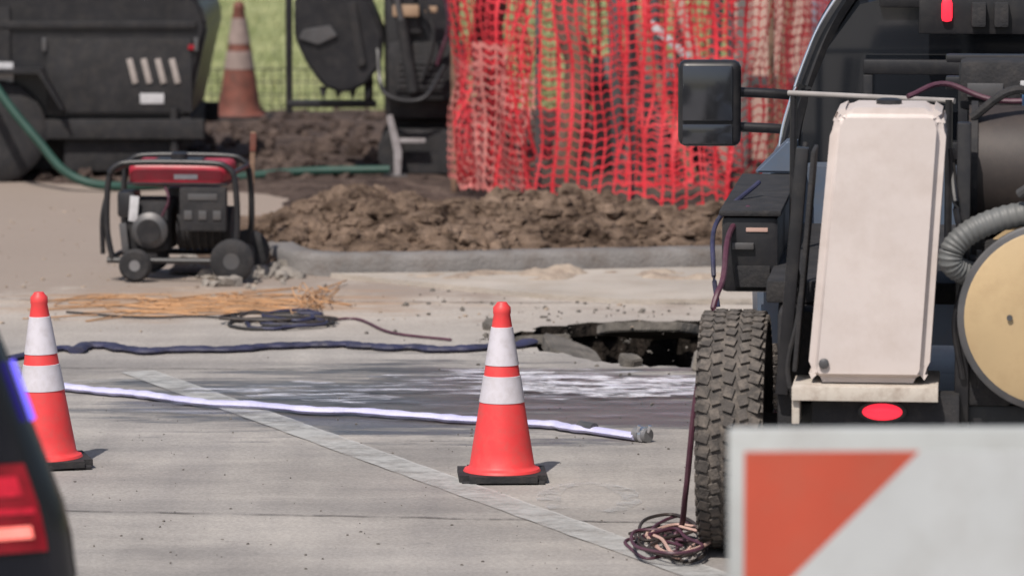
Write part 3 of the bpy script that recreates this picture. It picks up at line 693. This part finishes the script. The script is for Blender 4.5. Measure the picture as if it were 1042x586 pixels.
lathe('tank_bolt',T,DSTEEL,[(.018,0),(.018,.012),(.010,.016)],(.345,-.62,.76),rot=(rad(90),0,0))
lathe('tank_cap',T,BLK,[(.045,0),(.045,.02),(.03,.025)],(.56,-.4,1.65))
B('tank_edge_strap',T,BLKM,.262,.278,-.56,-.26,.72,1.5,.006,rot=(0,rad(4.5),0))
B('tank_frame',T,BLK,.20,.245,-.42,-.36,.62,1.5,.006,rot=(0,rad(4.5),0))
B('tank_shelf',T,CREAM,.235,.745,-.66,-.18,.655,.685,.006); B('shelf_gusset',T,CREAM,.235,.262,-.655,-.2,.55,.653,.004); B('shelf_lip',T,CREAM,.235,.745,-.675,-.662,.635,.685,.003)
B('tail_light_panel',T,BLKM,.30,.82,-.60,-.462,.30,.65,.012)
bm=bmesh.new(); bmesh.ops.create_uvsphere(bm,u_segments=24,v_segments=12,radius=1); bmesh.ops.scale(bm,vec=(.072,.02,.030),verts=bm.verts)
o=fin('tail_light',bm,REDL,T,True); o.location=(.55,-.605,.590)
lathe('tail_light_gasket',T,BLK,[(.085,0),(.085,.008)],(.55,-.60,.590),rot=(rad(90),0,0)).scale=(1,.45,1)
cyl('vacuum_drum',T,DRUM,(.84,-.15,1.40),(1.75,-.15,1.40),.235,seg=40)
for xx in (1.08,1.5): lathe('drum_strap',T,CREAM,[(.237,-.012),(.243,-.010),(.243,.010),(.237,.012)],(xx,-.15,1.40),axis='X',seg=48)
lathe('drum_flange',T,BLKM,[(.25,-.012),(.25,.012)],(.86,-.15,1.40),axis='X')
B('drum_cradle',T,BLKM,.85,1.74,-.36,.06,1.003,1.17,.02)
B('pump_box',T,BLKM,.82,1.0,-.5,-.1,.60,1.12,.02)
B('upright',T,BLK,.80,.85,-.52,-.46,.5,1.6,.01); B('upright',T,DSTEEL,.872,.892,-.50,-.47,.66,1.15,.006)
B('rack_rail',T,BLK,.75,1.75,.25,.31,1.66,1.71,.01); B('rack_rail',T,BLK,.75,1.75,.25,.31,1.76,1.79,.01)
B('valve_box',T,BLKM,.80,1.10,.05,.30,1.60,1.78,.03); B('filter_housing',T,BLK,1.22,1.42,.0,.25,1.58,1.75,.03)
B('rack_plate',T,DSTEEL,.83,.96,.035,.048,1.65,1.70,.004); B('rack_label',T,LABEL,1.02,1.08,.035,.048,1.66,1.71,.004)
tube('blue_line',T,BLUEH,[(1.04,-.1,1.62),(1.04,-.14,1.68),(1.07,-.14,1.70),(1.10,-.1,1.68),(1.10,-.1,1.62)],.012,8)
tube('hose_lead',T,BLKM,[(.85,-.3,1.60),(1.0,-.3,1.70),(1.2,-.25,1.66),(1.6,-.2,1.72)],.016,8)
tube('hose_lead',T,HOSE_M,[(.62,-.1,1.66),(.75,.0,1.70),(.95,.0,1.64),(1.3,.0,1.66)],.010,8)
tube('wiring',T,BLK,[(.78,-.45,1.5),(.80,-.55,1.3),(.84,-.53,1.1),(.80,-.52,.9),(.83,-.53,.7)],.012,8)
tube('wiring',T,BLKM,[(.26,-.2,1.5),(.22,-.3,1.2),(.25,-.4,.95),(.21,-.42,.7),(.28,-.45,.5)],.010,8)
cyl('grab_rail',T,RAILG,(.15,.9,1.60),(.78,.6,1.595),.011)
for (a,b_) in ((.17,.9),(.76,.6)): cyl('grab_rail_post',T,BLK,(a,b_,1.0),(a,b_,1.6),.014)
rl=(1.14,-.60,.93)
lathe('reel_flange',T,TAN,[(.06,0),(.30,.0),(.315,.008),(.32,.02),(.30,.03),(.06,.03)],rl,rot=(rad(90),0,0),seg=64)
lathe('reel_rim',T,DSTEEL,[(.322,-.01),(.332,-.006),(.332,.022),(.322,.026)],rl,rot=(rad(90),0,0),seg=64)
lathe('reel_hub',T,BLK,[(.07,0),(.07,.04),(.03,.06)],(1.14,-.63,.93),rot=(rad(90),0,0))
lathe('wound_hose',T,HOSE_GR,[(.10,.0)]+[(.27+.012*math.cos(i*math.pi),-.02*i) for i in range(1,16)]+[(.1,-.32)],rl,rot=(rad(90),0,0),seg=48)
lathe('reel_back_flange',T,TAN,[(.06,0),(.32,.0),(.32,.02),(.06,.03)],(1.14,-.28,.93),rot=(rad(90),0,0),seg=64)
for i in range(6):
    a=i*math.pi/3; lathe('reel_bolt',T,DSTEEL,[(.010,0),(.010,.010)],(1.14+.15*math.cos(a),-.632,.93+.15*math.sin(a)),rot=(rad(90),0,0))
hp=[(.90,-.50,1.06),(.83,-.56,1.08),(.785,-.60,1.12),(.80,-.60,1.18),(.87,-.59,1.235),(.98,-.57,1.275),(1.12,-.56,1.295),(1.3,-.56,1.30),(1.5,-.5,1.30)]
tube('suction_hose',T,HOSE_GR,hp,.043,14,1,18,rf=lambda i:1+.05*math.sin(i*1.57))
tube('coupling_chain',T,DSTEEL,[(1.02,-.6,1.36),(1.08,-.65,1.40),(1.14,-.66,1.38),(1.2,-.65,1.47)],.018,8)
lathe('coupling',T,DSTEEL,[(.04,0),(.055,.01),(.055,.03),(.04,.04),(.04,.08)],(1.10,-.62,1.33),rot=(rad(20),rad(30),0))
def loft(name,parent,m,secs,smooth=True):
    bm=bmesh.new(); R=[[bm.verts.new(p) for p in s] for s in secs]; n=len(R[0])
    for a,b_ in zip(R,R[1:]):
        for i in range(n): bm.faces.new((a[i],a[(i+1)%n],b_[(i+1)%n],b_[i]))
    bm.faces.new(R[0]);bm.faces.new(R[-1]); return fin(name,bm,m,parent,smooth)
def ring(y,zb,zt,xi,xs):
    c=.875; L_=[(xs+.05,zb),(xs,zb+.08),(xs-.01,(zb+zt)/2),(xs+.01,zt-.12),(xs+.05,zt-.03),(xi,zt)]
    return [(a,y,z) for a,z in L_]+[(2*c-a,y,z) for a,z in reversed(L_)]
loft('cab_body',T,NAVYP,[ring(2.1,.50,1.22,.2,-.02),ring(2.3,.48,1.24,.2,-.05),ring(4.2,.48,1.24,.2,-.05),ring(4.6,.5,1.20,.2,-.04),ring(5.4,.52,1.15,.25,-.0),ring(5.65,.58,1.05,.3,.1)])
def gring(y,z0,z1,x0,x1):
    c=.875; L_=[(x0,z0),(x0+.03,z0+.25*(z1-z0)),(x0+(x1-x0)*.55,z0+.7*(z1-z0)),(x1,z1-.03),(x1+.12,z1)]
    return [(a,y,z) for a,z in L_]+[(2*c-a,y,z) for a,z in reversed(L_)]
loft('greenhouse',T,GLASS,[gring(2.2,1.22,1.90,.10,.38),gring(2.45,1.22,2.0,.08,.36),gring(3.6,1.22,2.0,.08,.36),gring(4.5,1.20,1.26,.10,.20)])
def pil(name,y_a,y_b,m,r,dx=-.006):
    s=[(.10,1.23),(.13,1.42),(.245,1.75),(.37,1.96)]
    for mir in (0,1):
        pts=[((.875*2-(a+dx)) if mir else a+dx, y_a+(y_b-y_a)*i/3, z) for i,(a,z) in enumerate(s)]
        tube(name,T,m,pts,r,8)
pil('b_pillar',3.0,3.0,BLK,.03); pil('c_pillar',2.2,2.28,BLK,.045); pil('door_frame_trim',2.12,2.2,CHR,.007,-.045); pil('a_pillar',4.3,3.65,BLK,.03); pil('drip_rail',4.36,3.6,CHR,.008,-.03)
B('roof_skin',T,BLK,.42,1.33,2.4,3.6,1.985,2.02,.015)
B('belt_trim',T,CHR,.055,.068,2.3,4.2,1.235,1.25,.003)
B('door_handle',T,BLK,-.075,-.06,2.7,2.85,1.05,1.08,.006)
B('rear_window_frame',T,BLK,.42,1.33,2.14,2.19,1.25,1.32,.01); B('rear_window_frame',T,BLK,.46,1.29,2.16,2.2,1.86,1.92,.01)
B('headache_rack',T,BLK,.40,1.6,2.0,2.05,1.60,1.66,.01)
for xx in (.42,.8,1.2,1.56): B('rack_upright',T,BLK,xx-.02,xx+.02,2.0,2.05,1.0,1.60,.008)
B('brake_light',T,REDL,.71,.755,2.02,2.06,1.81,1.90,.018)
for xx in (.86,.95): B('lamp_body',T,BLKM,xx-.03,xx+.03,2.0,2.06,1.79,1.89,.012)
B('brake_light_bar',T,BLK,.62,1.1,2.05,2.09,1.76,1.93,.01)
box('mirror_housing',T,BLK,(-.295,3.35,1.385),(.27,.12,.37),.045,(0,0,rad(4)),seg=4)
box('mirror_glass',T,MIRG,(-.300,3.284,1.43),(.215,.012,.235),.005,(0,0,rad(4)))
box('convex_mirror',T,MIRG,(-.300,3.284,1.255),(.215,.012,.085),.005,(0,0,rad(4)))
for z in (1.43,1.28): tube('mirror_arm',T,BLK,[(-.17,3.38,z),(0,3.42,z-.01),(.14,3.5,z-.03)],.022,10)
tube('air_line',T,HOSE_M,[(.02,.5,1.20),(-.04,.3,1.12),(-.05,.1,.98),(-.08,-.0,.88),(-.14,-.03,.55),(-.18,.05,.2),(-.22,.2,.02),(-.34,.1,.02)],.011,8)
tube('air_line',T,HOSE_N,[(.04,.9,1.26),(-.10,.6,1.14),(-.10,.34,1.0),(-.08,.3,.85)],.009,8)
hc=empty('hose_coil')
for i in range(9):
    pts=[];cx,cy=.58+random.uniform(-.08,.08),17.72+random.uniform(-.22,.25)
    for k in range(9): a=k*.85+i; pts.append((cx+.11*math.cos(a)*random.uniform(.4,1.5),cy+.30*math.sin(a)*random.uniform(.4,1.4),.014+.006*i))
    tube('coil',hc,[HOSE_M,DRUM,DRUM,PEACH][i%4],pts,.0065,6)

# ------------------------------------------------------------ barricade (foreground right)
bc=empty('road_barricade',(.455,10.2,-.015),rad(2))
def bboard(z0,z1,x1=1.9,off=.40,wd=.50):
    B('board_core',bc,CHALK,0,x1,0,.035,z0,z1,.008)
    a0,a1=.032,x1-.032; b0,b1=z0+.0,z1-.048
    h=b1-b0; y=-.004
    xs=off-wd*4; i=0
    def clip(P,k,s):
        out=[]
        for p,q in zip(P,P[1:]+P[:1]):
            ip=(p[0]-k)*s>=0; iq=(q[0]-k)*s>=0
            if ip: out.append(p)
            if ip!=iq:
                t_=(k-p[0])/(q[0]-p[0]); out.append((k,p[1]+(q[1]-p[1])*t_))
        return out
    while xs<a1+h:
        poly=[(xs,b1),(xs+wd,b1),(xs+wd-h,b0),(xs-h,b0)]
        poly=clip(poly,a0,1); poly=clip(poly,a1,-1) if poly else poly
        if len(poly)>2: extr('stripe',bc,BWHITE if i%2==0 else BORG,poly,y,-.0005)
        xs+=wd; i+=1
bboard(1.06,1.50); bboard(.55,.85); bboard(.12,.42)
for xx in (.10,1.8):
    B('upright',bc,CHALK,xx-.025,xx+.025,.036,.086,.04,1.46,.006); B('foot',bc,CHALK,xx-.03,xx+.03,-.55,.65,.02,.07,.008)

# ------------------------------------------------------------ police SUV (left edge)
yaw=rad(25); cw=Vector((-1.036,12.0,0)); lat=Vector((math.cos(yaw),math.sin(yaw),0)); org=cw-lat*.945
S=empty('police_suv',(org.x,org.y-.05,0),yaw)
CARP=mat('car_black_paint',(.010,.011,.018),.18,.2,.1,3,spec=.7)
RX=[(.90,.38),(.945,.5),(.96,.7),(.957,.88),(.945,.98),(.925,1.06),(.885,1.16),(.84,1.27),(.785,1.42),(.72,1.57),(.64,1.68),(.5,1.74),(.25,1.765)]
def srng(y,s,zs=1.0,zc=9.0):
    L_=[(a*s,min(.38+(z-.38)*zs,zc+.02*(z-1.0) if z>zc else 99)) for a,z in RX]
    return [(a,y,z) for a,z in L_]+[(-a,y,z) for a,z in reversed(L_)]
loft('body_shell',S,CARP,[srng(.0,.88,.985),srng(.02,.93,.99),srng(.06,.97),srng(.12,.99),srng(.3,1),srng(2.4,1.0),srng(3.0,1,1,1.42),srng(3.5,1,1,1.08),srng(4.5,.98,.98,1.0),srng(4.85,.9,.95,.9),srng(4.95,.8,.9,.8)])
def interp(z):
    for (a,z0),(b_,z1) in zip(RX,RX[1:]):
        if z0<=z<=z1: return a+(b_-a)*(z-z0)/(z1-z0)
    return .5
def patch(name,m,z0,z1,path,nz=8,off=.008):
    bm=bmesh.new(); G=[]
    for j in range(nz+1):
        z=z0+(z1-z0)*j/nz; w=interp(z)
        G.append([bm.verts.new((w*s+off*.9*(1 if s>.9 else .3),y-off*(1 if s<.97 else .2),z)) for s,y in path])
    for a,b_ in zip(G,G[1:]):
        for i in range(len(a)-1): bm.faces.new((a[i],a[i+1],b_[i+1],b_[i]))
    return fin(name,bm,m,S,True)
patch('tail_lamp',REDG,.95,1.17,[(.62,0),(.70,0),(.78,0),(.84,0),(.872,0)])
patch('tail_lamp_glow',LAMPW,.985,1.015,[(.62,0),(.74,0),(.80,0),(.835,0)],3,.014)
patch('tail_lamp_led',REDB,1.045,1.06,[(.62,0),(.80,0),(.855,0)],3,.012); patch('tail_lamp_led',REDB,1.09,1.14,[(.76,0),(.80,0),(.835,0)],3,.012)
patch('rear_quarter_glass',GLASS,1.24,1.55,[(1.0,.45),(1.0,.9),(1.0,1.4)],6,.006)
patch('rear_glass',GLASS,1.2,1.6,[(-.8,0),(-.3,0),(.3,0),(.8,0)],6,.006)
patch('blue_pillar_reflection',BLUEREF,1.27,1.42,[(.935,.022),(.955,.042),(.968,.058)],4,.010)  # glowing strip painted on as a reflection along the pillar, no lamp here
B('bumper',S,BLKM,-.90,.90,-.06,.1,.42,.72,.05); B('number_plate',S,LABEL,-.16,.16,-.012,-.005,.86,1.0,.003)
for xx in (-.86,.86):
    for yy in (.95,3.95):
        lathe('wheel',S,BLKM,[(.18,-.11),(.34,-.11),(.37,-.08),(.37,.08),(.34,.11),(.18,.11)],(xx,yy,.37),axis='X'); lathe('wheel_rim',S,STEEL,[(.05,-.10),(.2,-.112),(.2,.112),(.05,.10)],(xx,yy,.37),axis='X')
B('light_bar',S,BLK,-.55,.55,1.9,2.15,1.77,1.86,.02)

# ------------------------------------------------------------ light
w=D.worlds.new("World"); scene.world=w; w.use_nodes=True
bg=w.node_tree.nodes['Background']; sky=w.node_tree.nodes.new('ShaderNodeTexSky'); sky.sky_type='NISHITA'; sky.sun_disc=False
sky.dust_density=2.5
EL,AZ=rad(54),rad(204)
sky.sun_elevation=EL; sky.sun_rotation=AZ
w.node_tree.links.new(sky.outputs[0],bg.inputs[0]); bg.inputs[1].default_value=.095
sd=D.lights.new('sun','SUN'); sd.energy=4.3; sd.angle=rad(.5); sd.color=(1,.93,.85)
so=D.objects.new('sun',sd); C.collection.objects.link(so)
dirv=Vector((math.sin(AZ)*math.cos(EL),math.cos(AZ)*math.cos(EL),math.sin(EL)))
so.rotation_mode='QUATERNION'; so.rotation_quaternion=dirv.to_track_quat('Z','Y'); so.location=(0,0,20)
scene.view_settings.view_transform='Standard'; scene.view_settings.look='None'; scene.view_settings.exposure=0

# ------------------------------------------------------------ camera
cd=D.cameras.new('camera'); cd.sensor_width=36; cd.lens=172.75; cd.clip_end=2000; cd.clip_start=.5
co=D.objects.new('camera',cd); C.collection.objects.link(co); co.location=(0,0,2.9); co.rotation_euler=(rad(90-6.2545),0,0)
cd.dof.use_dof=True; cd.dof.focus_distance=19.6; cd.dof.aperture_fstop=3.6
scene.camera=co
